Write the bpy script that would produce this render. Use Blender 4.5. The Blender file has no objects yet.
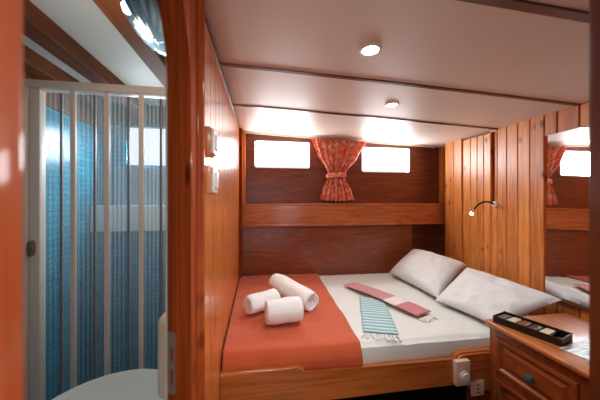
import bpy, bmesh, math, random
from mathutils import Vector, Matrix, noise
random.seed(7)
H = 1.33            # eye height above the cabin floor; geometry below is written relative to eye level
scn = bpy.context.scene
C = scn.collection
PI = math.pi

# ------------------------------------------------------------------ camera
cd = bpy.data.cameras.new('camera'); cam = bpy.data.objects.new('camera', cd); C.objects.link(cam)
cam.location = (0, 0, H); cam.rotation_euler = (math.radians(90), 0, math.radians(-9))
cd.sensor_width = 36; cd.lens = 16.02; cd.clip_start = 0.02
cd.dof.use_dof = True; cd.dof.focus_distance = 1.7; cd.dof.aperture_fstop = 3.2
scn.camera = cam
# ------------------------------------------------------------------ world, exposure
w = bpy.data.worlds.new('world'); scn.world = w; w.use_nodes = True
w.node_tree.nodes['Background'].inputs[0].default_value = (0.96, 0.98, 1.0, 1)
w.node_tree.nodes['Background'].inputs[1].default_value = 1.15
scn.view_settings.view_transform = 'Standard'; scn.view_settings.look = 'None'
scn.view_settings.exposure = 0.0; scn.view_settings.gamma = 1.0
scn.view_settings.use_curve_mapping = False
# ------------------------------------------------------------------ daylight through the ports, added fill light
def area(name, loc, rot, sx, sy, power, col):
    l = bpy.data.lights.new(name, 'AREA'); l.shape = 'RECTANGLE'; l.size = sx; l.size_y = sy
    l.energy = power; l.color = col
    o = bpy.data.objects.new(name, l); C.objects.link(o)
    o.location = (loc[0], loc[1], loc[2] + H); o.rotation_euler = rot
    return o
area('daylight_port', (0.22, 2.447, 0.406), (math.radians(-85), 0, 0), 0.50, 0.24, 9.5, (0.93, 0.97, 1.0))
area('daylight_port', (1.21, 2.447, 0.382), (math.radians(-85), 0, 0), 0.50, 0.24, 9.5, (0.93, 0.97, 1.0))
area('daylight_shower', (-0.50, 1.70, 0.31), (math.radians(-45), 0, 0), 0.42, 0.2, 7, (0.9, 0.97, 1.0))
area('added_corridor_fill', (0.15, -0.75, 0.62), (math.radians(28), 0, 0), 0.5, 0.35, 8.5, (1.0, 0.95, 0.88))  # unseen lamp behind the camera, added as fill

# ------------------------------------------------------------------ materials
def nmat(name):
    m = bpy.data.materials.new(name); m.use_nodes = True
    nt = m.node_tree; return m, nt, nt.nodes['Principled BSDF']
def lin(c):
    f = lambda v: v/12.92 if v <= .04045 else ((v+.055)/1.055)**2.4
    return tuple(f(v/255) for v in c) + (1,)
def plain(name, col, rough=.5, metal=0, coat=0, bump=0, bscale=200, var=0.0, sheen=0):
    m, nt, p = nmat(name); L = nt.links.new
    p.inputs['Base Color'].default_value = lin(col); p.inputs['Roughness'].default_value = rough
    p.inputs['Metallic'].default_value = metal; p.inputs['Coat Weight'].default_value = coat
    p.inputs['Coat Roughness'].default_value = .15
    p.inputs['Sheen Weight'].default_value = sheen
    tc = nt.nodes.new('ShaderNodeTexCoord'); n = nt.nodes.new('ShaderNodeTexNoise')
    L(tc.outputs['Object'], n.inputs['Vector']); n.inputs['Scale'].default_value = bscale; n.inputs['Detail'].default_value = 4
    if var:
        n2 = nt.nodes.new('ShaderNodeTexNoise'); n2.inputs['Scale'].default_value = 7; n2.inputs['Detail'].default_value = 5
        L(tc.outputs['Object'], n2.inputs['Vector'])
        mx = nt.nodes.new('ShaderNodeMixRGB'); mx.inputs[1].default_value = lin(col)
        mx.inputs[2].default_value = lin(tuple(c*(1-var) for c in col)); L(n2.outputs['Fac'], mx.inputs[0])
        L(mx.outputs[0], p.inputs['Base Color'])
    if bump:
        b = nt.nodes.new('ShaderNodeBump'); b.inputs['Strength'].default_value = bump; b.inputs['Distance'].default_value = .002
        L(n.outputs['Fac'], b.inputs['Height']); L(b.outputs[0], p.inputs['Normal'])
    return m
def emit(name, col, s):
    m, nt, p = nmat(name)
    p.inputs['Base Color'].default_value = lin(col)
    p.inputs['Emission Color'].default_value = lin(col); p.inputs['Emission Strength'].default_value = s
    return m
def wood(name, dark, light, axis=2, rough=.22, coat=.6, knots=.5, fine=1.0, cr=.1, varamt=.35):
    m, nt, p = nmat(name); L = nt.links.new; N = nt.nodes.new
    tc = N('ShaderNodeTexCoord'); at = N('ShaderNodeAttribute'); at.attribute_name = 'rnd'
    off = N('ShaderNodeCombineXYZ')
    for i in range(3):
        mm = N('ShaderNodeMath'); mm.operation = 'MULTIPLY'; mm.inputs[1].default_value = (7.3, 3.1, 11.7)[i]
        L(at.outputs['Fac'], mm.inputs[0]); L(mm.outputs[0], off.inputs[i])
    add = N('ShaderNodeVectorMath'); add.operation = 'ADD'; L(tc.outputs['Object'], add.inputs[0]); L(off.outputs[0], add.inputs[1])
    sc = [14*fine]*3; sc[axis] = 1.1*fine
    mul = N('ShaderNodeVectorMath'); mul.operation = 'MULTIPLY'; mul.inputs[1].default_value = sc; L(add.outputs[0], mul.inputs[0])
    n1 = N('ShaderNodeTexNoise'); n1.inputs['Scale'].default_value = 1.0; n1.inputs['Detail'].default_value = 3; n1.inputs['Distortion'].default_value = .8
    L(mul.outputs[0], n1.inputs['Vector'])
    wv = N('ShaderNodeMath'); wv.operation = 'MULTIPLY'; wv.inputs[1].default_value = 34; L(n1.outputs['Fac'], wv.inputs[0])
    sn = N('ShaderNodeMath'); sn.operation = 'SINE'; L(wv.outputs[0], sn.inputs[0])
    n2 = N('ShaderNodeTexNoise'); n2.inputs['Scale'].default_value = 9; n2.inputs['Detail'].default_value = 5
    L(mul.outputs[0], n2.inputs['Vector'])
    a1 = N('ShaderNodeMath'); a1.operation = 'MULTIPLY_ADD'; a1.inputs[1].default_value = .17; a1.inputs[2].default_value = .38; L(sn.outputs[0], a1.inputs[0])
    a2 = N('ShaderNodeMath'); a2.operation = 'MULTIPLY_ADD'; a2.inputs[1].default_value = .34; L(n2.outputs['Fac'], a2.inputs[0]); L(a1.outputs[0], a2.inputs[2])
    a3 = N('ShaderNodeMath'); a3.operation = 'MULTIPLY_ADD'; a3.inputs[1].default_value = varamt; L(at.outputs['Fac'], a3.inputs[0]); L(a2.outputs[0], a3.inputs[2])
    r = N('ShaderNodeMixRGB'); r.inputs[1].default_value = lin(dark); r.inputs[2].default_value = lin(light); r.use_clamp = True
    a4 = N('ShaderNodeMath'); a4.operation = 'SUBTRACT'; a4.inputs[1].default_value = varamt/2; a4.use_clamp = True; L(a3.outputs[0], a4.inputs[0]); L(a4.outputs[0], r.inputs[0])
    out = r.outputs[0]
    if knots:
        sk = [10.0]*3; sk[axis] = 5.5
        mk = N('ShaderNodeVectorMath'); mk.operation = 'MULTIPLY'; mk.inputs[1].default_value = sk; L(add.outputs[0], mk.inputs[0])
        v = N('ShaderNodeTexVoronoi'); v.inputs['Scale'].default_value = 1.0; L(mk.outputs[0], v.inputs['Vector'])
        mr = N('ShaderNodeMapRange'); mr.inputs[1].default_value = .08; mr.inputs[2].default_value = .17; mr.inputs[3].default_value = knots; mr.inputs[4].default_value = 0
        L(v.outputs['Distance'], mr.inputs[0])
        mk2 = N('ShaderNodeMixRGB'); mk2.inputs[2].default_value = lin(tuple(c*.35 for c in dark)); L(mr.outputs[0], mk2.inputs[0]); L(out, mk2.inputs[1]); out = mk2.outputs[0]
    L(out, p.inputs['Base Color'])
    p.inputs['Roughness'].default_value = rough; p.inputs['Coat Weight'].default_value = coat; p.inputs['Coat Roughness'].default_value = cr
    b = N('ShaderNodeBump'); b.inputs['Strength'].default_value = .12; b.inputs['Distance'].default_value = .001; L(n2.outputs['Fac'], b.inputs['Height']); L(b.outputs[0], p.inputs['Normal'])
    return m
M = {}
M['pine_v'] = wood('varnished_pine', (162, 82, 30), (234, 152, 76), 2, rough=.42, coat=.12, cr=.25, knots=.8, varamt=.55)
M['pine_wall'] = wood('glossy_partition_pine', (176, 84, 30), (240, 146, 68), 2, rough=.3, coat=.5, cr=.14, knots=.45, fine=1.0, varamt=.25)
M['pine_h'] = wood('varnished_pine_rail', (124, 54, 18), (206, 116, 52), 0, rough=.25, coat=.6, cr=.12, knots=.8)
M['pine_y'] = wood('varnished_pine_dresser', (120, 60, 24), (206, 122, 60), 1, rough=.28, coat=.4, cr=.14, knots=.7)
M['pine_dd'] = wood('dresser_fronts_shaded', (92, 38, 13), (160, 80, 34), 1, rough=.28, coat=.3, cr=.14, knots=.7)  # darker copy of the dresser pine; dimmer light on the fronts put into colour
M['pine_dv'] = wood('dresser_stiles', (98, 40, 14), (168, 84, 36), 2, rough=.28, coat=.4, knots=.4)
M['mahog'] = wood('dark_mahogany', (64, 28, 16), (146, 74, 42), 0, rough=.35, coat=.3, cr=.2, knots=0, fine=1.6, varamt=.15)
M['lip'] = wood('shelf_wood', (128, 58, 28), (206, 118, 66), 0, rough=.25, coat=.5, cr=.15, knots=0, fine=1.2, varamt=.1)
M['frame_red'] = wood('red_brown_frame', (84, 32, 12), (150, 66, 28), 2, rough=.8, coat=0, cr=.3, knots=.8)
M['jamb'] = wood('red_orange_jamb', (132, 52, 20), (200, 92, 38), 2, rough=.6, coat=.35, cr=.1, knots=.5, varamt=.2)
M['post_dark'] = wood('dark_post', (62, 22, 10), (104, 44, 22), 2, rough=.3, coat=.4, knots=.2)
M['frame_red'].node_tree.nodes['Principled BSDF'].inputs['Specular IOR Level'].default_value = 0
M['jamb'].node_tree.nodes['Principled BSDF'].inputs['Specular IOR Level'].default_value = .1
M['beam'] = wood('ceiling_beam', (58, 26, 10), (124, 66, 30), 1, rough=.6, coat=0, knots=.4)
M['beam'].node_tree.nodes['Principled BSDF'].inputs['Specular IOR Level'].default_value = .15
M['floor'] = wood('floor_wood', (44, 20, 12), (80, 40, 22), 1, rough=.4, coat=.2, knots=0)
M['batten'] = wood('ceiling_batten', (64, 28, 18), (126, 68, 46), 0, rough=.35, coat=.3, knots=0)
M['white_ceiling'] = plain('gloss_white_ceiling', (228, 212, 198), .5, coat=.0)
M['bath_white'] = plain('bathroom_white', (204, 203, 198), .5)
M['bath_grey'] = plain('bathroom_grey', (140, 160, 172), .3, coat=.3)
M['white_pl'] = plain('white_plastic', (232, 226, 218), .35)
M['beige_pl'] = plain('beige_plastic', (226, 196, 168), .4, coat=.1)
M['door_profile'] = plain('folding_door_profile', (230, 206, 190), .4)
M['hinge_profile'] = plain('grey_hinge_profile', (120, 112, 116), .4)
M['porcelain'] = plain('white_basin', (208, 206, 200), .18, coat=.6)
M['steel'] = plain('brushed_steel', (138, 112, 92), .5, metal=.5)
M['chrome'] = plain('chrome', (220, 220, 222), .12, metal=1)
M['black'] = plain('black_card', (18, 17, 18), .4)
M['blackrub'] = plain('black_flex', (22, 16, 14), .4)
M['red'] = plain('terracotta_cotton', (198, 86, 42), .85, bump=.25, bscale=300, var=.08, sheen=.2)
M['sheet'] = plain('white_cotton', (222, 226, 220), .85, bump=.2, bscale=300, var=.03)
M['pillow'] = plain('pillow_cotton', (222, 226, 226), .85, bump=.2, bscale=300, var=.04)
M['terry'] = plain('white_terry', (240, 244, 242), .95, bump=1.0, bscale=260, sheen=.3)
M['fringe'] = plain('cream_fringe', (226, 230, 226), .9)
M['teal_knob'] = plain('teal_ceramic', (40, 96, 104), .15, coat=1)
M['white_glow'] = emit('lamp_lens', (255, 246, 232), 14)
M['read_glow'] = emit('reading_lamp_bulb', (255, 240, 225), 30)
M['bulb_glow'] = emit('globe_bulb', (240, 248, 255), 5)
M['bath_glow'] = plain('scalloped_glass', (96, 128, 150), .08, coat=1)
M['mirror'] = plain('mirror_silver', (235, 235, 235), .015, metal=1)
M['void'] = plain('void_shade', (14, 9, 7), .8)  # near-black colour standing in for the dark of unlit gaps and voids

def glass_mat():
    m, nt, p = nmat('port_glass'); L = nt.links.new
    tr = nt.nodes.new('ShaderNodeBsdfTransparent'); gl = nt.nodes.new('ShaderNodeBsdfGlossy'); gl.inputs['Roughness'].default_value = .02
    mx = nt.nodes.new('ShaderNodeMixShader'); mx.inputs[0].default_value = .06
    L(tr.outputs[0], mx.inputs[1]); L(gl.outputs[0], mx.inputs[2]); L(mx.outputs[0], nt.nodes['Material Output'].inputs[0]); return m
M['glass'] = glass_mat()
def reeded():
    m, nt, p = nmat('reeded_acrylic'); L = nt.links.new; N = nt.nodes.new
    tr = N('ShaderNodeBsdfTransparent'); tr.inputs[0].default_value = (.95, .98, 1, 1)
    gl = N('ShaderNodeBsdfGlossy'); gl.inputs['Roughness'].default_value = .18
    tl = N('ShaderNodeBsdfTranslucent'); tl.inputs[0].default_value = (.85, .92, .95, 1)
    tc = N('ShaderNodeTexCoord'); sx = N('ShaderNodeSeparateXYZ'); L(tc.outputs['Object'], sx.inputs[0])
    mu = N('ShaderNodeMath'); mu.operation = 'MULTIPLY'; mu.inputs[1].default_value = 2*PI/.012; L(sx.outputs[0], mu.inputs[0])
    si = N('ShaderNodeMath'); si.operation = 'SINE'; L(mu.outputs[0], si.inputs[0])
    b = N('ShaderNodeBump'); b.inputs['Strength'].default_value = .8; b.inputs['Distance'].default_value = .002
    L(si.outputs[0], b.inputs['Height']); L(b.outputs[0], gl.inputs['Normal'])
    f = N('ShaderNodeMath'); f.operation = 'MULTIPLY_ADD'; f.inputs[1].default_value = .04; f.inputs[2].default_value = .07; L(si.outputs[0], f.inputs[0])
    m1 = N('ShaderNodeMixShader'); L(f.outputs[0], m1.inputs[0]); L(tr.outputs[0], m1.inputs[1]); L(tl.outputs[0], m1.inputs[2])
    m2 = N('ShaderNodeMixShader'); m2.inputs[0].default_value = .05; L(m1.outputs[0], m2.inputs[1]); L(gl.outputs[0], m2.inputs[2])
    L(m2.outputs[0], nt.nodes['Material Output'].inputs[0]); return m
M['reed'] = reeded()
def tiles():
    m, nt, p = nmat('blue_mosaic'); L = nt.links.new; N = nt.nodes.new
    tc = N('ShaderNodeTexCoord'); s = N('ShaderNodeSeparateXYZ'); L(tc.outputs['Object'], s.inputs[0])
    a = N('ShaderNodeMath'); a.operation = 'ADD'; L(s.outputs[0], a.inputs[0]); L(s.outputs[1], a.inputs[1])
    cb = N('ShaderNodeCombineXYZ'); L(a.outputs[0], cb.inputs[0]); L(s.outputs[2], cb.inputs[1])
    br = N('ShaderNodeTexBrick'); br.inputs['Scale'].default_value = 1; br.offset = 0
    br.inputs['Brick Width'].default_value = .05; br.inputs['Row Height'].default_value = .025; br.inputs['Mortar Size'].default_value = .0018
    br.inputs['Color1'].default_value = lin((6, 128, 160)); br.inputs['Color2'].default_value = lin((22, 152, 180)); br.inputs['Mortar'].default_value = lin((14, 84, 116))
    L(cb.outputs[0], br.inputs['Vector']); L(br.outputs['Color'], p.inputs['Base Color']); p.inputs['Roughness'].default_value = .25
    return m
M['tile'] = tiles()
def striped(name, cols, axis_scale, duty):
    # woven stripes across the length (object X)
    m, nt, p = nmat(name); L = nt.links.new; N = nt.nodes.new
    tc = N('ShaderNodeTexCoord'); s = N('ShaderNodeSeparateXYZ'); L(tc.outputs['UV'], s.inputs[0])
    mu = N('ShaderNodeMath'); mu.operation = 'MULTIPLY'; mu.inputs[1].default_value = axis_scale; L(s.outputs[0], mu.inputs[0])
    fr = N('ShaderNodeMath'); fr.operation = 'FRACT'; L(mu.outputs[0], fr.inputs[0])
    nz = N('ShaderNodeTexNoise'); nz.inputs['Scale'].default_value = 60; L(tc.outputs['UV'], nz.inputs['Vector'])
    nm = N('ShaderNodeMath'); nm.operation = 'MULTIPLY_ADD'; nm.inputs[1].default_value = .35; L(nz.outputs['Fac'], nm.inputs[0]); L(fr.outputs[0], nm.inputs[2])
    gt = N('ShaderNodeMath'); gt.operation = 'GREATER_THAN'; gt.inputs[1].default_value = duty + .17; L(nm.outputs[0], gt.inputs[0])
    mx = N('ShaderNodeMixRGB'); mx.inputs[1].default_value = lin(cols[0]); mx.inputs[2].default_value = lin(cols[1]); L(gt.outputs[0], mx.inputs[0])
    L(mx.outputs[0], p.inputs['Base Color']); p.inputs['Roughness'].default_value = .9; return m
M['teal_stripe'] = striped('teal_stripe', ((118, 176, 186), (206, 218, 214)), 15, .55)
def banded():
    m, nt, p = nmat('pink_cream_band'); L = nt.links.new; N = nt.nodes.new
    tc = N('ShaderNodeTexCoord'); s = N('ShaderNodeSeparateXYZ'); L(tc.outputs['UV'], s.inputs[0])
    cr = N('ShaderNodeValToRGB'); cr.color_ramp.interpolation = 'CONSTANT'; e = cr.color_ramp.elements
    e[0].position = 0; e[0].color = lin((206, 138, 142)); e[1].position = .60; e[1].color = lin((240, 230, 216))
    n = e.new(.76); n.color = lin((204, 122, 128))
    L(s.outputs[0], cr.inputs[0])
    nz = N('ShaderNodeTexNoise'); nz.inputs['Scale'].default_value = 160; L(tc.outputs['UV'], nz.inputs['Vector'])
    mx = N('ShaderNodeMixRGB'); mx.blend_type = 'MULTIPLY'; mx.inputs[0].default_value = .4; L(cr.outputs[0], mx.inputs[1]); L(nz.outputs['Fac'], mx.inputs[2])
    g = N('ShaderNodeBrightContrast'); g.inputs[1].default_value = .05; L(mx.outputs[0], g.inputs[0])
    L(g.outputs[0], p.inputs['Base Color']); p.inputs['Roughness'].default_value = .9; return m
M['pink'] = banded()
def floral():
    m, nt, p = nmat('coral_floral'); L = nt.links.new; N = nt.nodes.new
    tc = N('ShaderNodeTexCoord')
    n = N('ShaderNodeTexNoise'); n.inputs['Scale'].default_value = 30; n.inputs['Detail'].default_value = 2; n.inputs['Distortion'].default_value = 1.0
    L(tc.outputs['Object'], n.inputs['Vector'])
    cr = N('ShaderNodeValToRGB'); e = cr.color_ramp.elements
    e[0].position = .50; e[0].color = lin((242, 122, 92)); e[1].position = .58; e[1].color = lin((252, 208, 184))
    L(n.outputs['Fac'], cr.inputs[0])
    p.inputs['Roughness'].default_value = .8
    L(cr.outputs[0], p.inputs['Base Color'])
    tl = N('ShaderNodeBsdfTranslucent'); L(cr.outputs[0], tl.inputs[0])
    mx = N('ShaderNodeMixShader'); mx.inputs[0].default_value = .2; L(p.outputs[0], mx.inputs[1]); L(tl.outputs[0], mx.inputs[2])
    L(mx.outputs[0], nt.nodes['Material Output'].inputs[0]); return m
M['floral'] = floral()
def printed():
    m, nt, p = nmat('printed_paper'); L = nt.links.new; N = nt.nodes.new
    tc = N('ShaderNodeTexCoord'); n = N('ShaderNodeTexNoise'); n.inputs['Scale'].default_value = 14
    mp = N('ShaderNodeMapping'); mp.inputs['Scale'].default_value = (1, 7, 1); L(tc.outputs['Object'], mp.inputs[0]); L(mp.outputs[0], n.inputs['Vector'])
    cr = N('ShaderNodeValToRGB'); e = cr.color_ramp.elements
    e[0].position = .42; e[0].color = lin((120, 142, 150)); e[1].position = .52; e[1].color = lin((212, 218, 218))
    L(n.outputs['Fac'], cr.inputs[0]); L(cr.outputs[0], p.inputs['Base Color']); p.inputs['Roughness'].default_value = .25; return m
M['paper'] = printed()

# ------------------------------------------------------------------ mesh helpers
WL = {}      # world location of every parent
def wloc(o): return WL.get(o.name, Vector((0, 0, 0)))
class MB:
    def __init__(s): s.bm = bmesh.new(); s.lay = s.bm.faces.layers.float.new('rnd'); s.uv = None
    def mark(s, faces, r):
        for f in faces: f[s.lay] = r
    def box(s, a, b, bev=0, rot=None, piv=None, r=None, seg=2):
        ret = bmesh.ops.create_cube(s.bm, size=1); vs = ret['verts']
        a, b = Vector(a), Vector(b); c = (a+b)/2; d = b-a
        for v in vs: v.co = Vector((v.co.x*abs(d.x), v.co.y*abs(d.y), v.co.z*abs(d.z))) + c
        fs = set(f for v in vs for f in v.link_faces)
        if bev:
            es = list(set(e for v in vs for e in v.link_edges))
            rr = bmesh.ops.bevel(s.bm, geom=es, offset=bev, segments=seg, affect='EDGES', profile=.6)
            vs = list(set(v for f in rr['faces'] for v in f.verts) | set(v for v in vs if v.is_valid))
            grow = set(vs)
            for v in vs:
                for f in v.link_faces: grow.update(f.verts)
            vs = list(grow); fs = set(f for v in vs for f in v.link_faces)
        if rot is not None:
            p = Vector(piv) if piv is not None else c
            for v in vs: v.co = rot @ (v.co-p) + p
        s.mark(fs, random.random() if r is None else r)
        return vs
    def hexa(s, p, r=None):
        """8 points: bottom ring 4, top ring 4 (same order)"""
        v = [s.bm.verts.new(q) for q in p]
        F = [(3, 2, 1, 0), (4, 5, 6, 7), (0, 1, 5, 4), (1, 2, 6, 5), (2, 3, 7, 6), (3, 0, 4, 7)]
        s.mark([s.bm.faces.new([v[i] for i in f]) for f in F], random.random() if r is None else r)
    def prism(s, prof, p0, ex, r=None, cap=True):
        """prof: list of Vector points (closed), extruded by vector ex"""
        a = [s.bm.verts.new(Vector(q)+Vector(p0)) for q in prof]; b = [s.bm.verts.new(Vector(q)+Vector(p0)+Vector(ex)) for q in prof]
        n = len(a); fs = [s.bm.faces.new((a[i], a[(i+1) % n], b[(i+1) % n], b[i])) for i in range(n)]
        if cap: fs.append(s.bm.faces.new(a[::-1])); fs.append(s.bm.faces.new(b))
        s.mark(fs, random.random() if r is None else r)
    def lathe(s, prof, c, axis='Z', seg=32, rot=None, sx=1, sy=1, r=None):
        rings = []
        for (rad, h) in prof:
            ring = []
            for k in range(seg):
                t = 2*PI*k/seg; q = Vector((rad*math.cos(t)*sx, rad*math.sin(t)*sy, h))
                if axis == 'X': q = Vector((q.z, q.x, q.y))
                if axis == 'Y': q = Vector((q.x, q.z, q.y))
                if rot is not None: q = rot @ q
                ring.append(s.bm.verts.new(q+Vector(c)))
            rings.append(ring)
        fs = []
        for i in range(len(rings)-1):
            for k in range(seg):
                fs.append(s.bm.faces.new((rings[i][k], rings[i][(k+1) % seg], rings[i+1][(k+1) % seg], rings[i+1][k])))
        fs.append(s.bm.faces.new(rings[0][::-1])); fs.append(s.bm.faces.new(rings[-1]))
        s.mark(fs, .5 if r is None else r)
    def tube(s, pts, rad, seg=10, r=None):
        pts = [Vector(p) for p in pts]; rings = []
        up = Vector((0, 0, 1))
        for i, p in enumerate(pts):
            t = (pts[min(i+1, len(pts)-1)] - pts[max(i-1, 0)]).normalized()
            u = t.cross(up if abs(t.z) < .95 else Vector((1, 0, 0))).normalized(); w_ = t.cross(u)
            rr = rad[i] if isinstance(rad, (list, tuple)) else rad
            rings.append([s.bm.verts.new(p + (u*math.cos(2*PI*k/seg) + w_*math.sin(2*PI*k/seg))*rr) for k in range(seg)])
        fs = []
        for i in range(len(rings)-1):
            for k in range(seg): fs.append(s.bm.faces.new((rings[i][k], rings[i][(k+1) % seg], rings[i+1][(k+1) % seg], rings[i+1][k])))
        fs.append(s.bm.faces.new(rings[0][::-1])); fs.append(s.bm.faces.new(rings[-1]))
        s.mark(fs, .5 if r is None else r)
    def grid(s, f, nu, nv, r=.5, uv=False):
        if uv and s.uv is None: s.uv = s.bm.loops.layers.uv.new('UVMap')
        g = [[s.bm.verts.new(f(i/nu, j/nv)) for j in range(nv+1)] for i in range(nu+1)]
        for i in range(nu):
            for j in range(nv):
                fc = s.bm.faces.new((g[i][j], g[i+1][j], g[i+1][j+1], g[i][j+1])); fc[s.lay] = r
                if uv:
                    for lp, (a, b) in zip(fc.loops, ((i, j), (i+1, j), (i+1, j+1), (i, j+1))): lp[s.uv].uv = (a/nu, b/nv)
        return g
    def build(s, name, mat, parent=None, smooth=False, loc=None, solid=0, sub=0, angle=40):
        bmesh.ops.recalc_face_normals(s.bm, faces=s.bm.faces)
        base = wloc(parent) if parent else (Vector(loc) if loc is not None else Vector((0, 0, 0)))
        for v in s.bm.verts: v.co = v.co - base
        me = bpy.data.meshes.new(name); s.bm.to_mesh(me); s.bm.free()
        me.materials.append(M[mat])
        if smooth:
            for p in me.polygons: p.use_smooth = True
            me.set_sharp_from_angle(angle=math.radians(angle))
        o = bpy.data.objects.new(name, me); C.objects.link(o)
        if parent: o.parent = parent; WL[o.name] = base
        else: o.location = base + Vector((0, 0, H)); WL[o.name] = base
        if solid: md = o.modifiers.new('solid', 'SOLIDIFY'); md.thickness = solid; md.offset = 0
        if sub: md = o.modifiers.new('sub', 'SUBSURF'); md.levels = sub; md.render_levels = sub
        return o
def thing(name, label, cat, loc, group=None):
    o = bpy.data.objects.new(name, None); C.objects.link(o); o.empty_display_size = .05
    o.location = (loc[0], loc[1], loc[2]+H); WL[o.name] = Vector(loc)
    o['label'] = label; o['category'] = cat
    if group: o['group'] = group
    return o
def tag(o, label, cat, group=None):
    o['label'] = label; o['category'] = cat
    if group: o['group'] = group
    return o
def struct(o): o['kind'] = 'structure'; return o
def RZ(d): return Matrix.Rotation(math.radians(d), 3, 'Z')

FL = -H                        # floor level
def zc(x, y):                  # underside of the cabin deckhead
    u = max(0, x+.15); return .492 + .045*y - (.030*u + .005*u*u)
RS = .125
def xr(y): return 1.56 + RS*(y-1.08)      # face of the right wall
XP = -.149                     # cabin face of the partition

# ------------------------------------------------------------------ structure
b = MB(); b.box((-1.1, -1.2, FL-.04), (2.1, 2.6, FL)); struct(b.build('floor', 'floor'))
# ceiling of the cabin: four panels bowed a little, lapped between battens
b = MB()
def cg(u, v):
    x = -.16 + u*(2.1); y = -.2 + v*2.68
    return Vector((x, y, zc(x, y)))
b.grid(cg, 24, 24); b2 = b
struct(b.build('ceiling', 'white_ceiling', smooth=True, solid=.012))
for y in (.568, 1.08, 1.60, 2.30):
    b = MB(); n = 14; x0 = XP; x1 = xr(y)+.03
    for i in range(n):
        xa = x0+(x1-x0)*i/n; xb = x0+(x1-x0)*(i+1)/n; hw = .013 if y < .7 else .009
        za, zb = zc(xa, y)-.004, zc(xb, y)-.004
        b.hexa([(xa, y-hw, za-.008), (xb, y-hw, zb-.008), (xb, y+hw, zb-.008), (xa, y+hw, za-.008),
                (xa, y-hw-.003, za), (xb, y-hw-.003, zb), (xb, y+hw+.003, zb), (xa, y+hw+.003, za)], r=.5)
    if y < 2.2: struct(b.build('trim_batten', 'batten'))
    else: b.bm.free()

# partition: planked along Y, far part
b = MB()
def board_y(b, y0, y1, z0, x, th, zt, ch=.0035):
    """one V-jointed board of a wall lying along Y with its face at x toward +x"""
    g = .0012; y0 += g; y1 -= g
    pr = [(x-th, y0, 0), (x-th, y1, 0), (x-ch, y1, 0), (x, y1-ch, 0), (x, y0+ch, 0), (x-ch, y0, 0)]
    b.prism(pr, (0, 0, z0), (0, 0, zt-z0))
y = .70; ws = [.085, .1, .1, .095, .1, .1, .1, .1, .1, .1, .1, .1, .1, .1, .1, .1, .1]
for wd in ws:
    y1 = min(y+wd, 2.42); board_y(b, y, y1, FL, XP, .012, zc(XP, y)-.0); y = y1
    if y >= 2.42: break
struct(b.build('wall_left', 'pine_wall'))
b = MB(); board_y(b, .545, .615, FL, XP+.004, .02, .55); board_y(b, .615, .675, FL, XP+.004, .02, .55)
b.mark(b.bm.faces, .12)
struct(b.build('wall_left_end', 'jamb'))
b = MB(); b.box((-.170, .56, FL), (-.162, 2.42, .56)); struct(b.build('wall_left_core', 'void'))
b = MB(); b.lathe([(.016, FL), (.016, .55)], (XP+.004, .688, 0), seg=24, r=.2)
struct(b.build('trim_partition', 'jamb', smooth=True))
# thin dark cover strip along the top of the partition
b = MB(); b.hexa([(XP, .69, zc(XP, .69)-.016), (XP+.005, .69, zc(XP, .69)-.016), (XP+.005, 2.36, zc(XP, 2.36)-.014), (XP, 2.36, zc(XP, 2.36)-.014),
                  (XP, .69, zc(XP, .69)), (XP+.005, .69, zc(XP, .69)), (XP+.005, 2.36, zc(XP, 2.36)), (XP, 2.36, zc(XP, 2.36))])
struct(b.build('trim_partition_top', 'batten'))
# arched doorway of the bathroom in the partition
b = MB()
yc, ro, ri, zs = .335, .212, .133, .20
def arch_pts(r_, n=20): return [(yc + r_*math.cos(t), zs + r_*math.sin(t)) for t in [PI*k/n for k in range(n+1)]]
outer = [(yc+ro, FL)] + arch_pts(ro) + [(yc-ro, FL)]
inner = [(yc+ri, FL)] + arch_pts(ri) + [(yc-ri, FL)]
x0, x1 = -.150, -.128
for i in range(len(outer)-1):
    if outer[i+1][0] < yc-.09 and i > 14: continue
    a0, a1, c0, c1 = inner[i], inner[i+1], outer[i], outer[i+1]
    sx0 = .0
    b.hexa([(x1-.004, a0[0], a0[1]), (x1, c0[0], c0[1]), (x1, c1[0], c1[1]), (x1-.004, a1[0], a1[1]),
            (x0, a0[0]+.010, a0[1]), (x0, c0[0], c0[1]), (x0, c1[0], c1[1]), (x0, a1[0]+.010, a1[1])], r=.3)
bmesh.ops.remove_doubles(b.bm, verts=b.bm.verts, dist=.0001)
struct(b.build('door_frame_arch', 'frame_red', smooth=True, angle=35))
b = MB()   # wall above the arch
n = 16
for k in range(n):
    t0, t1 = PI*k/n, PI*(k+1)/n
    ya, yb = yc+ro*math.cos(t0), yc+ro*math.cos(t1); za, zb = zs+ro*math.sin(t0), zs+ro*math.sin(t1)
    if yb < yc-.09: continue
    b.hexa([(-.17, ya, za), (-.145, ya, za), (-.145, yb, zb), (-.17, yb, zb), (-.17, ya, .56), (-.145, ya, .56), (-.145, yb, .56), (-.17, yb, .56)], r=.4)
struct(b.build('wall_above_arch', 'pine_wall'))
# door posts of the cabin entrance
b = MB(); b.box((-.215, .135, FL), (-.147, .199, .62), .008); struct(b.build('door_post_left', 'jamb', smooth=True))
b = MB(); b.box((.398, .20, FL), (.47, .268, .62), .006); struct(b.build('door_post_right', 'post_dark', smooth=True))
b = MB(); b.box((.47, .21, FL), (1.62, .26, .62)); struct(b.build('wall_front', 'post_dark'))

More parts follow.
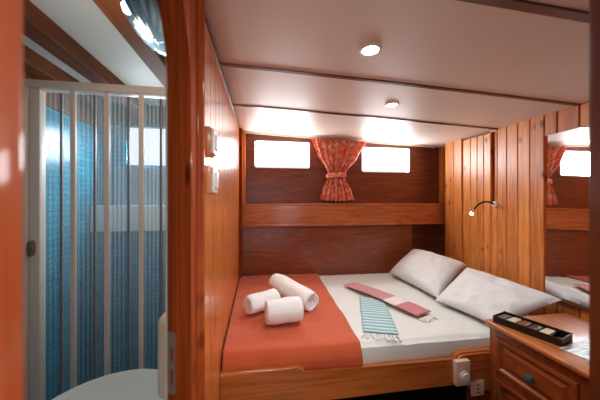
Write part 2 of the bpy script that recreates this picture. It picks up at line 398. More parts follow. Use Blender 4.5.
# right wall: planks, closet door leaf, posts
def board_r(b, ya, yb, z0, z1f, off=0.0, th=.025, ch=.004, r=None):
    xa, xb = xr(ya)-off, xr(yb)-off
    n = Vector((-1, RS, 0)).normalized()
    fa, fb = Vector((xa, ya, 0)), Vector((xb, yb, 0)); t = (fb-fa).normalized(); fa = fa + t*.0016; fb = fb - t*.0016
    pr = [fa - n*th, fa - n*ch, fa + t*ch, fb - t*ch, fb - n*ch, fb - n*th]
    zt = (z1f(xa, ya)+z1f(xb, yb))/2
    b.prism(pr, (0, 0, z0), (0, 0, zt-z0), r=r)
b = MB(); ys = [.2, .30, .42, .53, .64, .75, .86, .97, 1.08, 1.19, 1.262, 1.352, 1.435, 1.52, 1.60]
for a, c in zip(ys, ys[1:]): board_r(b, a, c, FL, zc)
board_r(b, 1.60, 1.67, FL, zc)
struct(b.build('wall_right', 'pine_v'))
b = MB(); board_r(b, 1.965, 2.075, FL, zc, off=.012, th=.03); board_r(b, 2.075, 2.20, FL, zc, off=.012, th=.03)
struct(b.build('trim_corner_post', 'pine_v'))
b = MB(); board_r(b, .2, 2.2, FL, zc, off=-.026, th=.01); struct(b.build('wall_right_back', 'mahog'))
b = MB(); zt = lambda x, y: zc(x, y)-.022
for a, c in zip([1.652, 1.72, 1.79, 1.865], [1.72, 1.79, 1.865, 1.955]): board_r(b, a, c, FL+.08, zt, off=.006, th=.02)
struct(b.build('door_closet', 'pine_v'))
b = MB(); board_r(b, 1.628, 1.645, -.02, zt, off=.012, th=.014, ch=.002); struct(b.build('trim_closet', 'frame_red'))

# back wall with two ports
YB = 2.40
W1 = (-.026, .466, .290, .524); W2 = (.970, 1.456, .268, .498)
def rrect(x0, x1, z0, z1, r, n=6):
    pts = []
    for cx, cz, a in ((x1-r, z1-r, 0), (x0+r, z1-r, 90), (x0+r, z0+r, 180), (x1-r, z0+r, 270)):
        for k in range(n+1):
            t = math.radians(a+90*k/n); pts.append((cx+r*math.cos(t), cz+r*math.sin(t)))
    return pts
def holed(b, x0, x1, z0, z1, W, y0, y1, r=.02, n=6):
    """rectangular slab (x0..x1, z0..z1) between y0 and y1 with one rounded opening W"""
    inn = rrect(W[0], W[1], W[2], W[3], r, n); c = ((W[0]+W[1])/2, (W[2]+W[3])/2)
    out = []
    q = n+1
    corners = [(x1, z1), (x0, z1), (x0, z0), (x1, z0)]
    for i, p in enumerate(inn): out.append(corners[i//q])
    N = len(inn)
    vi0 = [b.bm.verts.new((p[0], y0, p[1])) for p in inn]; vi1 = [b.bm.verts.new((p[0], y1, p[1])) for p in inn]
    vo0 = [b.bm.verts.new((p[0], y0, p[1])) for p in corners]; vo1 = [b.bm.verts.new((p[0], y1, p[1])) for p in corners]
    fs = []
    for i in range(N):
        j = (i+1) % N; a, c_ = i//q, j//q
        fs.append(b.bm.faces.new((vi0[i], vi0[j], vi1[j], vi1[i])))
        for vi, vo in ((vi0, vo0), (vi1, vo1)):
            if a == c_: fs.append(b.bm.faces.new((vi[i], vi[j], vo[a])))
            else: fs.append(b.bm.faces.new((vi[i], vi[j], vo[c_], vo[a])))
    for k in range(4): fs.append(b.bm.faces.new((vo0[k], vo0[(k+1) % 4], vo1[(k+1) % 4], vo1[k])))
    b.mark(fs, .4)
b = MB()
holed(b, -.16, .72, -.05, .66, W1, YB, YB+.035); holed(b, .72, 1.95, -.05, .66, W2, YB, YB+.035)
struct(b.build('wall_back', 'mahog'))
for i, W in enumerate((W1, W2)):
    b = MB(); ring = []
    for k, (dd, yy) in enumerate(((.0, YB+.001), (.0, YB-.004), (.003, YB-.005), (.004, YB+.001))):
        ring.append([b.bm.verts.new((p[0], yy, p[1])) for p in rrect(W[0]-dd, W[1]+dd, W[2]-dd, W[3]+dd, .02+dd)])
    for k in range(3):
        for m in range(len(ring[0])):
            j = (m+1) % len(ring[0]); b.bm.faces.new((ring[k][m], ring[k][j], ring[k+1][j], ring[k+1][m]))
    o = struct(b.build('window_%d' % (i+1), 'white_pl', smooth=True))
    b = MB(); b.prism([(p[0], 0, p[1]) for p in rrect(*W, .02)], (0, YB+.02, 0), (0, .006, 0)); g = b.build('pane', 'glass', o)
b = MB(); b.box((-.16, 2.28, FL), (1.41, 2.30, -.19)); struct(b.build('wall_back_lower', 'mahog'))
b = MB(); b.box((1.38, 2.40, FL), (1.95, 2.43, -.04)); b.box((1.38, 2.30, FL), (1.41, 2.40, -.19)); b.box((1.825, 2.21, FL), (1.85, 2.40, .6), r=.2)
struct(b.build('wall_back_recess', 'mahog'))
# shelf with its lip board
b = MB(); b.box((-.145, 2.245, -.215), (1.82, 2.265, -.035), .003, r=.5)
b.box((-.145, 2.265, -.06), (1.82, 2.40, -.04), r=.3)
b.box((-.145, 2.236, -.222), (1.82, 2.268, -.200), .005, r=.8); b.box((-.145, 2.236, -.050), (1.82, 2.268, -.030), .005, r=.9)
struct(b.build('trim_shelf', 'lip', smooth=True))
b = MB(); b.box((-.149, 2.33, -.035), (-.105, 2.40, .585), .003); b.box((1.775, 2.35, -.03), (1.815, 2.40, .56), .003)
struct(b.build('trim_window_wall', 'pine_v'))
b = MB(); b.box((XP, 2.22, FL), (XP+.022, 2.262, .585), .003); struct(b.build('trim_corner_left', 'frame_red'))
# skin of the hull outside, so that no light leaks behind the lockers
b = MB(); b.box((1.98, -.2, FL), (2.0, 2.5, .7)); struct(b.build('wall_hull', 'mahog'))

# curtain rail
b = MB(); zl, zr_ = zc(XP, 2.33)-.018, zc(1.69, 2.33)-.018
b.tube([(-.12, 2.335, zl), (1.68, 2.335, zr_)], .006, 10)
for x in (-.11, 1.67): b.lathe([(.01, -.006), (.01, .006)], (x, 2.335, zl+(zr_-zl)*(x+.12)/1.8), 'X', 12)
tag(b.build('curtain_rail', 'beige_pl', smooth=True), 'pale curtain rail running under the ceiling above both windows', 'curtain rail')

# ------------------------------------------------------------------ bathroom shell
XL = -.88
b = MB(); b.box((XL-.03, .05, FL), (XL, 1.69, .40)); struct(b.build('wall_shower_left', 'tile'))
SW = (-.74, -.26, .2, .42)
b = MB(); holed(b, XL, -.17, FL, .44, SW, 1.66, 1.69, .01); struct(b.build('wall_shower_back', 'tile'))
b = MB(); b.prism([(p[0], 0, p[1]) for p in rrect(*SW, .01)], (0, 1.675, 0), (0, .006, 0))
struct(b.build('window_3', 'glass'))
b = MB(); b.box((-.179, .56, FL), (-.171, 1.66, .55)); struct(b.build('wall_bathroom_right', 'bath_white'))
b = MB(); b.box((XL, 1.57, -.17), (-.21, 1.66, -.03), .006); struct(b.build('trim_shower_ledge', 'white_pl', smooth=True))
b = MB(); b.box((-.80, 1.640, -.03), (-.19, 1.66, .185), .003); struct(b.build('trim_shower_panel', 'bath_grey', smooth=True))
b = MB(); b.box((-1.0, .03, FL), (-.215, .07, .6)); struct(b.build('wall_bathroom_front', 'bath_white'))
b = MB(); b.box((-1.0, .05, .54), (-.165, 1.75, .56)); struct(b.build('ceiling_bathroom', 'bath_white'))
for xa in (-.865, -.675, -.395):
    b = MB(); b.box((xa, .08, .482), (xa+.066, 1.66, .541), .004); struct(b.build('trim_beam', 'beam'))
b = MB(); b.box((XL-.03, .07, .395), (XL+.02, 1.68, .47), .003); b.box((XL, 1.645, .43), (-.21, 1.68, .545), .003); b.box((XL-.03, .07, .46), (XL-.01, 1.68, .545))
struct(b.build('trim_shower', 'beam'))

# ------------------------------------------------------------------ folding shower door
fd = thing('folding_shower_door', 'white framed folding shower door with clear ribbed panels', 'shower door', (-.53, 1.10, FL))
b = MB(); b.box((-.824, 1.075, .398), (-.185, 1.125, .426), .004); b.build('top_rail', 'door_profile', fd, smooth=True)
b = MB(); b.box((-.824, 1.08, FL), (-.185, 1.12, FL+.02), .003); b.build('bottom_rail', 'door_profile', fd, smooth=True)
b = MB(); b.box((-.824, 1.075, FL+.02), (-.802, 1.125, .398), .003); b.build('side_jamb', 'door_profile', fd, smooth=True)
b = MB(); b.box((-.799, 1.082, FL+.022), (-.766, 1.112, .394), .004); st = b.build('lead_post', 'door_profile', fd, smooth=True)
b = MB(); b.prism([(-.785+.008*math.cos(t), 0, -.17+.028*math.sin(t)) for t in [2*PI*k/16 for k in range(16)]], (0, 1.064, 0), (0, .019, 0))
b.build('handle', 'steel', st, smooth=True)
vx = [-.768, -.715, -.660, -.604, -.549, -.488, -.432, -.372, -.318, -.262, -.205]
for i in range(len(vx)):
    yv = 1.112 if i % 2 else 1.086
    if i:
        x0, x1 = vx[i-1], vx[i]; y0 = 1.086 if i % 2 else 1.112; y1 = yv
        b = MB(); n = Vector((-(y1-y0), x1-x0, 0)).normalized()*.0012
        b.hexa([Vector((x0, y0, FL+.024))-n, Vector((x1, y1, FL+.024))-n, Vector((x1, y1, FL+.024))+n, Vector((x0, y0, FL+.024))+n,
                Vector((x0, y0, .392))-n, Vector((x1, y1, .392))-n, Vector((x1, y1, .392))+n, Vector((x0, y0, .392))+n])
        b.build('panel', 'reed', fd)
        b = MB()
        if i % 2: b.box((x1-.0035, yv-.005, FL+.022), (x1+.0035, yv+.005, .394), .0015); b.build('hinge_strip', 'hinge_profile', fd)
        else: b.box((x1-.008, yv-.007, FL+.022), (x1+.008, yv+.005, .394), .002); b.build('panel_post', 'door_profile', fd)

# basin in the bathroom
wb = thing('washbasin', 'round white washbasin in front of the folding shower door', 'washbasin', (-.37, .70, FL))
b = MB(); prof = [(.02, -.68), (.06, -.68), (.13, -.64), (.175, -.585), (.190, -.54), (.190, -.530), (.184, -.526), (.172, -.530), (.14, -.550), (.07, -.566), (.02, -.570)]
b.lathe(prof, (-.372, .715, 0), seg=56); b.build('bowl', 'porcelain', wb, smooth=True)
b = MB(); b.lathe([(.05, FL), (.045, -1.0), (.06, -.69)], (-.372, .715, 0), seg=32); b.build('pedestal', 'porcelain', wb, smooth=True)
b = MB(); b.lathe([(.016, -.571), (.016, -.567), (.006, -.565)], (-.372, .715, 0), seg=20); b.build('drain', 'steel', wb, smooth=True)
# dispenser on the bathroom face of the partition
b = MB()
vs = b.box((-.256, .725, -.515), (-.1795, .80, -.300), .024, seg=5)
tag(b.build('soap_dispenser', 'beige_pl', smooth=True, loc=(-.2, .75, -.515)), 'beige rounded plastic dispenser on the wall just beyond the arched frame', 'dispenser')
# scalloped ceiling lamp of the bathroom
bl = thing('ceiling_lamp', 'scalloped clear glass lamp under the bathroom ceiling', 'lamp', (-.258, .715, .54))
b = MB()
def shell(u, v):
    t = 2*PI*u; r_ = .115*math.sin(v*PI/2*.98+.001)*(1+.06*math.cos(18*t)*v)
    return Vector((-.235+r_*math.cos(t)*.42, .67+r_*math.sin(t)*1.05, .370+.045*v**2))
b.grid(shell, 108, 10); b.build('glass_shade', 'bath_glow', bl, smooth=True, solid=.003)
b = MB(); b.lathe([(.03, .40), (.03, .54)], (-.235, .70, 0), seg=24); b.build('lamp_base', 'white_pl', bl, smooth=True)
l = bpy.data.lights.new('bathroom_light', 'POINT'); l.energy = 1.6; l.color = (1, .88, .76); l.shadow_soft_size = .05
o = bpy.data.objects.new('bathroom_light', l); C.objects.link(o); o.location = (-.30, .70, .33+H)
for k in range(4):
    b = MB(); b.lathe([(.002, -.016), (.011, -.012), (.015, 0), (.011, .012), (.002, .016)], (-.262, .60+.035*k, .400), seg=14); b.build('bulb', 'bulb_glow', bl, smooth=True)

# strike plate on the door frame edge
b = MB(); nrm = Vector((-.04, .016, 0)).normalized()
c0, c1 = Vector((-.1475, .476, 0)), Vector((-.134, .4695, 0)); o_ = Vector((-.43, -.90, 0))*.0025
for za, zb, fa, fb in ((-.322, -.306, 0, 1), (-.306, -.280, 0, .3), (-.306, -.280, .75, 1), (-.280, -.268, 0, 1), (-.268, -.245, 0, .3), (-.268, -.245, .75, 1), (-.245, -.220, 0, 1)):
    p0, p1 = c0.lerp(c1, fa), c0.lerp(c1, fb)
    b.hexa([p0+o_+Vector((0, 0, za)), p1+o_+Vector((0, 0, za)), p1-o_*.2+Vector((0, 0, za)), p0-o_*.2+Vector((0, 0, za)),
            p0+o_+Vector((0, 0, zb)), p1+o_+Vector((0, 0, zb)), p1-o_*.2+Vector((0, 0, zb)), p0-o_*.2+Vector((0, 0, zb))])
tag(b.build('strike_plate', 'steel'), 'metal lock strike plate in the edge of the arched door frame', 'strike plate')

# ------------------------------------------------------------------ bed
def zb_(x): return -.645 - .018*(x+.15)/1.7
YF = 1.13
bed = thing('berth', 'varnished pine berth frame with a shaped front rail under the mattress', 'bed', (.7, 1.6, FL))
b = MB()
top = [(-.147, -.694), (.165, -.697), (.185, -.700), (.197, -.709), (.205, -.721), (.22, -.727), (.90, -.736), (.905, -.722), (.915, -.712), (.935, -.706), (1.10, -.706)]
bot = -.845
pr = [(x, 0, z) for x, z in top]
pr = [(-.147, 0, -.855)] + pr + [(1.10, 0, -.90), (.985, 0, -.90), (.97, 0, bot)] + [(.2, 0, bot)]
b.prism(pr, (0, YF-.035, 0), (0, .035, 0), r=.83)
es = [e for e in b.bm.edges if abs(e.verts[0].co.y-e.verts[1].co.y) < 1e-5 and e.verts[0].co.y < YF-.03 and min(v.co.z for v in e.verts) > -.74]
bmesh.ops.bevel(b.bm, geom=es, offset=.008, segments=3, affect='EDGES')
b.build('front_rail', 'pine_h', bed, smooth=True, angle=50)
b = MB(); b.box((.975, YF-.035, FL), (1.10, YF-.003, -.89), .003); b.build('post', 'frame_red', bed)
b = MB(); b.box((-.147, YF-.01, FL), (-.10, YF+.02, -.85), .003); b.build('post', 'frame_red', bed)
b = MB(); b.box((-.147, YF, -.80), (1.56, 2.278, -.775)); b.build('base_board', 'mahog', bed)
b = MB(); b.box((-.10, 1.75, FL), (1.45, 1.77, -.80)); b.build('under_bed_shade', 'void', bed)  # near-black sheet added to stand for the shade under the bed

# mattress in its fitted sheet
def mattress(x0, x1, y0, y1, zt, bot, up, rad, seed, front_wob=.004):
    b = MB()
    def f(u, v):
        x = x0+(x1-x0)*u
        # cross-section runs from the lower front edge over the top to the lower back edge
        L1 = .10; tot = L1 + (y1-y0) + L1; s = v*tot
        zt_ = zt(x)+up
        if s < L1: yy, zz = y0, bot+(zt_-bot)*(s/L1)
        elif s < L1+(y1-y0): yy, zz = y0+(s-L1), zt_
        else: yy, zz = y1, zt_-(zt_-bot)*((s-L1-(y1-y0))/L1)
        # round the edges
        dy = min(yy-y0, y1-yy); dx = min(x-x0, x1-x)
        if zz > zt_-1e-6 and dy < rad: zz -= rad-math.sqrt(max(0, rad*rad-(rad-dy)**2))
        q = Vector((x*6, yy*6, seed)); wob = noise.noise(q)*.004+noise.noise(q*3)*.0015
        if s < L1:
            t = s/L1; yy += -.010*math.sin(PI*t)+noise.noise(Vector((x*14, t*1.5, seed)))*front_wob; wob *= 0
        return Vector((x, yy, zz+wob))
    b.grid(f, 70, 90)
    return b
b = mattress(-.14, 1.54, 1.142, 2.272, zb_, -.773, 0, .03, 1)
mt = b.build('mattress', 'sheet', smooth=True, angle=80, solid=.004, loc=(.7, 1.7, -.773))
tag(mt, 'mattress covered with a white fitted sheet', 'mattress')
# terracotta cover over the left third
def cov():
    b = MB(); y0, y1, bot = 1.128, 2.268, -.755
    def f(u, v):
        L1 = .11; tot = L1+(y1-y0); s = v*tot
        fr = max(0, (s-L1))/(y1-y0)
        xe = .455+.055*fr + .006*noise.noise(Vector((fr*6, 3, 3)))
        x = -.143+(xe+.143)*u; zt_ = zb_(x)+.011
        rad = .035
        if s < L1: yy, zz = y0, bot+(zt_-rad-bot)*(s/L1)
        else: yy, zz = y0+(s-L1), zt_
        dy = yy-y0
        if s >= L1 and dy < rad: zz -= rad-math.sqrt(max(0, rad*rad-(rad-dy)**2))
        q = Vector((x*5, yy*5, 9)); wob = max(-.002, noise.noise(q)*.005+noise.noise(q*2.7)*.002)
        if s < L1:
            t = s/L1; yy += -.012*math.sin(PI*t*.8)+noise.noise(Vector((x*13, t*1.2, 4)))*.007; wob = 0
        return Vector((x, yy, zz+wob))
    b.grid(f, 60, 90); return b
tag(cov().build('bed_cover', 'red', smooth=True, angle=80, solid=.004, loc=(.16, 1.7, -.65)), 'terracotta red cover spread over the left part of the bed', 'bedspread')

# ------------------------------------------------------------------ pillows
def pillow(name, A, B_, C_, D, th, seed, label):
    A, B_, C_, D = map(Vector, (A, B_, C_, D)); cen = (A+B_+C_+D)/4
    nrm = ((C_-A).cross(D-B_)).normalized()
    if nrm.z < 0: nrm = -nrm
    b = MB()
    def side(sg):
        def f(u, v):
            # pull edges in slightly between corners
            uu = u; vv = v
            p = A.lerp(B_, uu).lerp(D.lerp(C_, uu), vv)
            e = (4*u*(1-u))*(4*v*(1-v)); pin = .035*((4*v*(1-v))*(2*u-1)**3*-1)
            p += (B_-A)*pin*-1*0 + (B_-A)*(-(2*u-1))*.03*(4*v*(1-v))*abs(2*u-1)**2 + (D-A)*(-(2*v-1))*.03*(4*u*(1-u))*abs(2*v-1)**2
            h = th*(max(0, e)**.38)
            q = Vector((u*5, v*5, seed)); wr = noise.noise(q)*.012+noise.noise(q*2.3)*.006
            ed = min(1, e*3)
            return p + nrm*(sg*(h*(.62 if sg > 0 else .38)) + wr*ed*(1 if sg > 0 else .2))
        return f
    b.grid(side(1), 40, 40); b.grid(side(-1), 40, 40)
    bmesh.ops.remove_doubles(b.bm, verts=b.bm.verts, dist=.0008)
    o = b.build(name, 'pillow', smooth=True, angle=80, loc=cen)
    pl = MB(); pts = []
    for P, Q in ((A, B_), (B_, C_), (C_, D), (D, A)):
        pass
    pl.bm.free()
    tag(o, label, 'pillow', None); return o
pillow('pillow', (1.115, 2.14, -.622), (1.125, 1.525, -.622), (1.60, 1.84, -.50), (1.37, 2.19, -.440), .13, 3, 'cream white pillow leaning in the far corner of the bed')
pillow('pillow', (1.095, 1.515, -.626), (1.16, 1.135, -.622), (1.52, 1.125, -.505), (1.53, 1.76, -.50), .095, 8, 'white pillow nearer the viewer, resting against the dresser and plank wall')

# ------------------------------------------------------------------ towels
def towel(c, ln, rad, ang, tilt, label, seed, sq=.86):
    b = MB(); turns = 3.2; nS = 90; nL = 16; th = rad*.24
    rot = RZ(ang) @ Matrix.Rotation(math.radians(tilt), 3, 'Y')
    def f(u, v):
        # spiral cross-section u, along the length v
        t = u*turns*2*PI; r_ = rad*.12 + (rad*.88)*(u**.9)
        e = abs(2*v-1); r_ *= 1-.10*e**6
        r_ *= 1+.12*noise.noise(Vector((math.cos(t)*1.5+seed, math.sin(t)*1.5, v*3)))+.04*noise.noise(Vector((math.cos(t)*4+seed, math.sin(t)*4, v*9)))
        L_ = (v-.5)*ln*(1-.07*(1-u)*1.4) + .006*noise.noise(Vector((u*8, v, seed)))
        q = Vector((L_, r_*math.cos(-t+2.6), r_*math.sin(-t+2.6)*sq))
        return rot @ q + Vector(c)
    b.grid(f, nS, nL)
    o = b.build('rolled_towel', 'terry', smooth=True, angle=80, loc=c, solid=th)
    return tag(o, label, 'towel', 'rolled white towels on the terracotta cover')
towel((.215, 1.645, -.565), .36, .062, -57, 6, 'longest rolled white towel lying behind the other two', 1)
towel((.022, 1.53, -.575), .19, .056, 32, 0, 'rolled white towel lying nearest the plank partition, open end showing', 5)
towel((.130, 1.375, -.572), .18, .066, 5, 0, 'short rolled white towel lying in front of the other two', 9)

# ------------------------------------------------------------------ scarves
def strip(name, path, wid, mat, lift, seed, label, thick, uvr=True):
    """cloth strip laid on the sheet; path from first end to last end (x, y)"""
    b = MB(); P = [Vector((p[0], p[1], 0)) for p in path]
    def f(u, v):
        s = u*(len(P)-1); i = min(int(s), len(P)-2); p = P[i].lerp(P[i+1], s-i)
        t = (P[i+1]-P[i]).normalized(); nn = Vector((-t.y, t.x, 0))
        ww = wid[0]+(wid[1]-wid[0])*u
        p = p + nn*(v-.5)*ww*(1+.04*noise.noise(Vector((u*5, v, seed))))
        return Vector((p.x, p.y, zb_(p.x)+lift(p, u)+.002*noise.noise(Vector((u*9, v*3, seed)))))
    b.grid(f, 40, 12, uv=True)
    return b.build(name, mat, smooth=True, angle=80, solid=thick, loc=(P[0].x, P[0].y, zb_(P[0].x)))
pk0, pk1 = Vector((.68, 1.93)), Vector((.915, 1.36))
pk = strip('pink_scarf', [(.682, 1.925), (.80, 1.64), (.915, 1.36)], (.115, .125), 'pink', lambda p, u: .024+.010*math.sin(PI*u), 2, '', .006)
tag(pk, 'folded pink cotton scarf with a cream band and fringe', 'scarf')
te = strip('teal_scarf', [(.735, 1.66), (.67, 1.46), (.585, 1.21)], (.15, .165), 'teal_stripe', lambda p, u: .013, 7, '', .006)
tag(te, 'teal and white striped scarf tucked under the pink scarf', 'scarf')
def fringe(par, p, d, wd, ln, n, mat='fringe'):
    b = MB(); p = Vector(p); d = Vector(d).normalized(); nn = Vector((-d.y, d.x, 0))
    for k in range(n):
        q = p + nn*((k+.5)/n-.5)*wd; a = random.uniform(-.35, .35); dd = (d+nn*a).normalized(); l = ln*random.uniform(.7, 1.1)
        b.tube([q+Vector((0, 0, .004)), q+dd*l*.5+Vector((0, 0, .006)), q+dd*l+nn*random.uniform(-.006, .006)+Vector((0, 0, .002))], [.0030, .0042, .0030], 5)
    b.build('fringe', mat, par, smooth=True)
fringe(pk, (.917, 1.352, zb_(.9)+.006), (.38, -.92, 0), .12, .05, 16)
fringe(te, (.583, 1.207, zb_(.6)+.004), (-.32, -.95, 0), .16, .05, 22)

# ------------------------------------------------------------------ curtain
cu = thing('curtain', 'coral patterned curtain gathered with a tieback between the windows', 'curtain', (.70, 2.33, -.02))
b = MB()
def cur(u, v):
    z = .548 - v*.545
    # left and right edge by height
    def lerp(tab, v):
        for (a, x), (c, y_) in zip(tab, tab[1:]):
            if v <= c: t = (v-a)/(c-a); t = t*t*(3-2*t)*.5+t*.5; return x+(y_-x)*t
        return tab[-1][1]
    Lx = lerp(((0, .468), (.25, .52), (.55, .618), (.62, .618), (.85, .565), (1, .545)), v)
    Rx = lerp(((0, .980), (.25, .90), (.55, .775), (.62, .772), (.85, .835), (1, .862)), v)
    x = Lx+(Rx-Lx)*u; pinch = (Rx-Lx)/.5
    ph = u*2*PI*8
    y = 2.325 + (.014+.006*(1-pinch))*math.sin(ph+.5*math.sin(v*4)) - .006*math.sin(ph*.5+v*3)
    x += .006*math.sin(ph*.5+1)*pinch
    if v > .9: z += .012*math.sin(u*PI)*-(v-.9)*10 + .004*math.sin(ph)*(v-.9)*10
    z -= .03*u*(1-v*.0)*.6 if v < .5 else .018*u*(1-(v-.5)*2)
    return Vector((x, y, z))
b.grid(cur, 160, 50); b.build('cloth', 'floral', cu, smooth=True, angle=80, solid=.002)
b = MB()
def tb(u, v):
    t = 2*PI*u; return Vector((.697+.092*math.cos(t), 2.325+.030*math.sin(t), .222+.040*(v-.5)+.010*math.cos(t)))
b.grid(tb, 40, 4); b.build('tieback', 'floral', cu, smooth=True, solid=.004)

# ------------------------------------------------------------------ mirror on the right wall
mr = thing('mirror', 'tall frameless mirror on the plank wall above the dresser', 'mirror', (1.53, 1.0, -.50))
MS = .105
def mpt(y, off): x = xr(1.248)-.018 + MS*(y-1.248) - .0; n = Vector((-1, MS, 0)).normalized(); return Vector((x, y, 0))+n*off
b = MB(); a, c = mpt(.72, .0), mpt(1.226, .0); a2, c2 = mpt(.72, .006), mpt(1.226, .006)
zq = lambda p: .352
b.hexa([a+Vector((0, 0, -.52)), c+Vector((0, 0, -.52)), c2+Vector((0, 0, -.52)), a2+Vector((0, 0, -.52)), a+Vector((0, 0, .352)), c+Vector((0, 0, .352)), c2+Vector((0, 0, .352)), a2+Vector((0, 0, .352))])
for v in b.bm.verts: v.co.x += .008 if v.co.z > 0 else -.010
b.build('mirror_glass', 'mirror', mr)
b = MB(); a, c = mpt(.72, -.002), mpt(1.248, -.002)
xw = lambda y: xr(y)-.001
b.hexa([(xw(.72), .72, -.52), (xw(1.248), 1.248, -.52), c+Vector((0, 0, -.52)), a+Vector((0, 0, -.52)), (xw(.72), .72, .352), (xw(1.248), 1.248, .352), c+Vector((0, 0, .352)), a+Vector((0, 0, .352))])
b.build('backing', 'frame_red', mr)

# ------------------------------------------------------------------ dresser
dr = thing('dresser', 'varnished pine dresser with a drawer over a door beside the bed', 'dresser', (1.3, .89, FL))
DY0, DY1, DX, DX1 = .70, 1.09, 1.062, 1.49
b = MB(); b.box((DX-.022, DY0-.01, -.575), (DX1, DY1+.003, -.553), .008, seg=3, r=.7); b.build('top', 'pine_y', dr, smooth=True)
b = MB(); b.box((DX+.012, DY0, FL+.01), (DX1, DY1-.005, -.575)); b.build('body', 'pine_dv', dr)
b = MB()
for y0, y1, z0, z1 in ((DY0, DY0+.035, FL+.01, -.575), (DY1-.04, DY1-.005, FL+.01, -.575), (DY0+.035, DY1-.04, -.612, -.575), (DY0+.035, DY1-.04, -.795, -.770), (DY0+.035, DY1-.04, FL+.01, FL+.08)):
    b.box((DX, y0, z0), (DX+.013, y1, z1), .0015)
b.build('face_frame', 'pine_dv', dr)
def panel_front(y0, y1, z0, z1, name):
    b = MB()
    # raised panel with a sunk moulding
    lv = [(.0, .004), (.0, -.003), (.006, -.006), (.018, -.006), (.026, .001), (.034, .001), (.046, -.004)]
    rings = []
    for d_, x in lv: rings.append([b.bm.verts.new((DX+x, yy, zz)) for yy, zz in ((y0+d_, z0+d_), (y1-d_, z0+d_), (y1-d_, z1-d_), (y0+d_, z1-d_))])
    for r0, r1 in zip(rings, rings[1:]):
        for k in range(4): b.bm.faces.new((r0[k], r0[(k+1) % 4], r1[(k+1) % 4], r1[k]))
    b.bm.faces.new(rings[-1])
    back = [b.bm.verts.new((DX+.011, yy, zz)) for yy, zz in ((y0, z0), (y1, z0), (y1, z1), (y0, z1))]
    for k in range(4): b.bm.faces.new((rings[0][k], rings[0][(k+1) % 4], back[(k+1) % 4], back[k]))
    b.bm.faces.new(back)
    for f in b.bm.faces: f[b.lay] = .6 if 'drawer' in name else .4
    return b.build(name, 'pine_dd', dr)
dw = panel_front(DY0+.037, DY1-.042, -.768, -.614, 'drawer')
b = MB(); b.lathe([(.005, 0), (.006, -.010), (.013, -.013), (.0155, -.020), (.013, -.027), (.004, -.030)], (DX-.004, .884, -.694), 'X', 24)
b.build('knob', 'teal_knob', dw, smooth=True)
do = panel_front(DY0+.037, DY1-.042, FL+.085, -.797, 'door')
b = MB(); b.lathe([(.005, 0), (.006, -.010), (.013, -.013), (.0155, -.020), (.013, -.027), (.004, -.030)], (DX-.004, .77, -.90), 'X', 24)
b.build('knob', 'teal_knob', do, smooth=True)

# tray of toiletries on the dresser
ZD = -.553
TC = Vector((1.135, .962, ZD)); TR = RZ(-72)       # local X = long axis, toward the viewer
def tl(p): return TR @ Vector(p) + TC
def tbox(b, a, c, bev=.0, r=.5): return b.box(Vector(a)+TC, Vector(c)+TC, bev, rot=TR, piv=TC, r=r)
tr = thing('display_tray', 'open black card tray of toiletries on the dresser top', 'tray', TC)
b = MB(); L2, W2_ = .118, .047
tbox(b, (-L2, -W2_, 0), (L2, W2_, .003)); tbox(b, (-L2, -W2_, .003), (L2, -W2_+.003, .030)); tbox(b, (-L2, W2_-.003, .003), (L2, W2_, .032))
tbox(b, (-L2, -W2_+.003, .003), (-L2+.003, W2_-.003, .030)); tbox(b, (L2-.003, -W2_+.003, .003), (L2, W2_-.003, .030))
for k in range(1, 6):
    x = -L2+.003+k*(2*L2-.006)/6; tbox(b, (x-.001, -W2_+.003, .003), (x+.001, W2_-.003, .020))
b.build('tray_body', 'black', tr)
M['s0'] = plain('slate', (92, 96, 100), .3); M['s1'] = plain('cream_soap', (214, 196, 168), .4); M['s2'] = plain('brown_soap', (122, 74, 46), .4)
M['s3'] = plain('dark_brown_soap', (70, 46, 38), .4); M['s4'] = plain('amber_soap', (150, 84, 40), .3)
its = [('s0', 'grey'), ('s1', 'cream'), ('s2', 'brown'), ('s3', 'dark brown'), ('s1', 'cream'), ('s4', 'small amber')]
pos = ['at the bed end of the black tray', 'second from the bed end of the black tray', 'third from the bed end of the black tray', 'fourth from the bed end of the black tray', 'second from the near end of the black tray', 'at the near end of the black tray']
for k, (mt_, nm) in enumerate(its):
    x = -L2+.003+(k+.5)*(2*L2-.006)/6; b = MB()
    hw, hl = (.0165, .037) if k != 5 else (.009, .010)
    vs = tbox(b, (x-hw, -hl, .0032), (x+hw, hl, .025 if k != 5 else .014), .006)
    o = b.build('soap_bar', mt_, smooth=True, loc=tl((x, 0, .003)))
    tag(o, '%s soap bar %s' % (nm, pos[k]), 'soap', 'soap bars in the black tray')
# brochures
b = MB(); cc = Vector((1.205, .805, ZD)); b.box(cc+Vector((-.09, -.07, .0005)), cc+Vector((.12, .045, .003)), 0, rot=RZ(12), piv=cc)
tag(b.build('brochure', 'paper', loc=cc), 'glossy white and blue printed leaflet on the dresser next to the black tray', 'leaflet')

# ------------------------------------------------------------------ switches on the partition
for (z0, z1, lb) in ((.118, .190, 'upper of two wood-cased light switches on the plank partition'), (.016, .090, 'lower of two wood-cased light switches on the plank partition')):
    s = thing('light_switch', lb, 'switch', (XP, .75, (z0+z1)/2), 'light switches on the partition')
    b = MB(); b.box((XP, .712, z0), (XP+.030, .788, z1), .003); b.build('wooden_case', 'pine_wall', s, smooth=True)
    b = MB(); b.box((XP+.030, .716, z0+.003), (XP+.037, .784, z1-.003), .003); pl = b.build('cover_plate', 'white_pl', s, smooth=True)
    b = MB(); b.box((XP+.036, .735, z0+.016), (XP+.043, .765, z1-.016), .002); b.build('rocker', 'white_pl', pl, smooth=True)
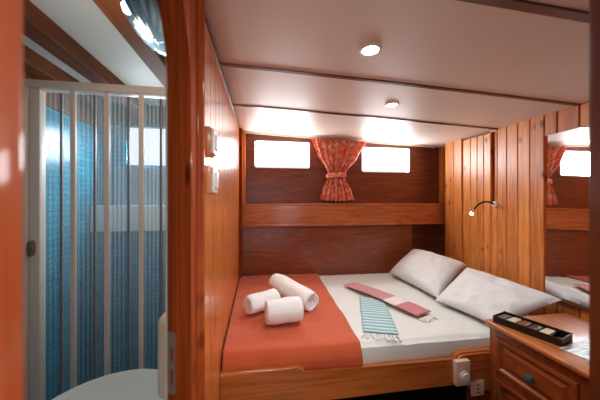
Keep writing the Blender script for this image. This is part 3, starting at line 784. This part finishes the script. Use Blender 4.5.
# control box and outlet on the bed post
s = thing('thermostat', 'white control box with a round dial hung on the bed rail', 'thermostat', (.925, YF-.035, -.845))
b = MB(); b.box((.876, YF-.062, -.836), (.950, YF-.036, -.724), .008); bx = b.build('box', 'beige_pl', s, smooth=True)
b = MB(); b.lathe([(.024, 0), (.024, -.006), (.018, -.008), (.017, -.014), (.004, -.015)], (.915, YF-.062, -.790), 'Y', 28); b.build('dial', 'white_pl', bx, smooth=True)
s = thing('wall_outlet', 'square white socket plate low on the post beside the dresser', 'socket', (1.012, YF-.036, -.905))
b = MB(); b.box((.968, YF-.044, -.902), (1.036, YF-.036, -.834), .003); bx = b.build('plate', 'beige_pl', s, smooth=True)
b = MB()
for z in (-.886, -.869, -.852): b.box((.998, YF-.0455, z-.003), (1.006, YF-.0435, z+.003))
b.build('slots', 'black', bx)

# ------------------------------------------------------------------ reading lamp
bx_, by_ = xr(1.61), 1.61
rl = thing('reading_lamp', 'lit flexible reading lamp with black neck on the plank wall', 'lamp', (bx_, by_, -.03))
b = MB(); b.lathe([(.020, 0), (.020, -.012), (.014, -.018), (.006, -.020)], (bx_+.0, by_, -.030), 'X', 24); b.build('mount', 'white_pl', rl, smooth=True)
b = MB(); P0, P1, P2, P3 = Vector((bx_-.015, by_, -.03)), Vector((bx_-.06, by_+.015, .008)), Vector((bx_-.14, by_+.01, -.02)), Vector((bx_-.175, by_+.0, -.070))
pts = []
for k in range(15):
    t = k/14; pts.append(P0*(1-t)**3+P1*3*t*(1-t)**2+P2*3*t*t*(1-t)+P3*t**3)
b.tube(pts, .006, 10); b.build('flexible_neck', 'blackrub', rl, smooth=True)
d_ = (pts[-1]-pts[-3]).normalized()
b = MB(); b.tube([pts[-1]-d_*.004, pts[-1]+d_*.010, pts[-1]+d_*.028], [.006, .011, .013], 16); hd = b.build('lamp_head', 'chrome', rl, smooth=True)
b = MB(); b.tube([pts[-1]+d_*.0285, pts[-1]+d_*.034], [.012, .010], 16); b.build('bulb', 'read_glow', hd, smooth=True)

# ------------------------------------------------------------------ ceiling spots
def spot(x, y, lb, pw):
    z = zc(x, y)-.006
    s = thing('ceiling_spotlight', lb, 'spotlight', (x, y, z-.002), 'recessed ceiling spotlights')
    b = MB(); b.lathe([(.020, -.003), (.030, -.010), (.036, -.007), (.038, 0), (.020, 0)], (x, y, z+.001), seg=36); b.build('bezel', 'white_pl', s, smooth=True)
    b = MB(); b.lathe([(.003, -.0075), (.0265, -.0075), (.0265, -.004)], (x, y, z+.0), seg=30); b.build('lens', 'white_glow', s, smooth=True)
    l = bpy.data.lights.new('spot_light', 'SPOT'); l.energy = pw; l.color = (.95, .97, 1.0); l.spot_size = math.radians(165); l.spot_blend = .8; l.shadow_soft_size = .03
    o = bpy.data.objects.new('spot_light', l); C.objects.link(o); o.location = (x, y, z-.02+H)
spot(.372, .845, 'larger recessed ceiling spotlight, nearer the viewer', 14.5)
spot(.712, 1.337, 'smaller recessed ceiling spotlight, farther back above the bed', 16)
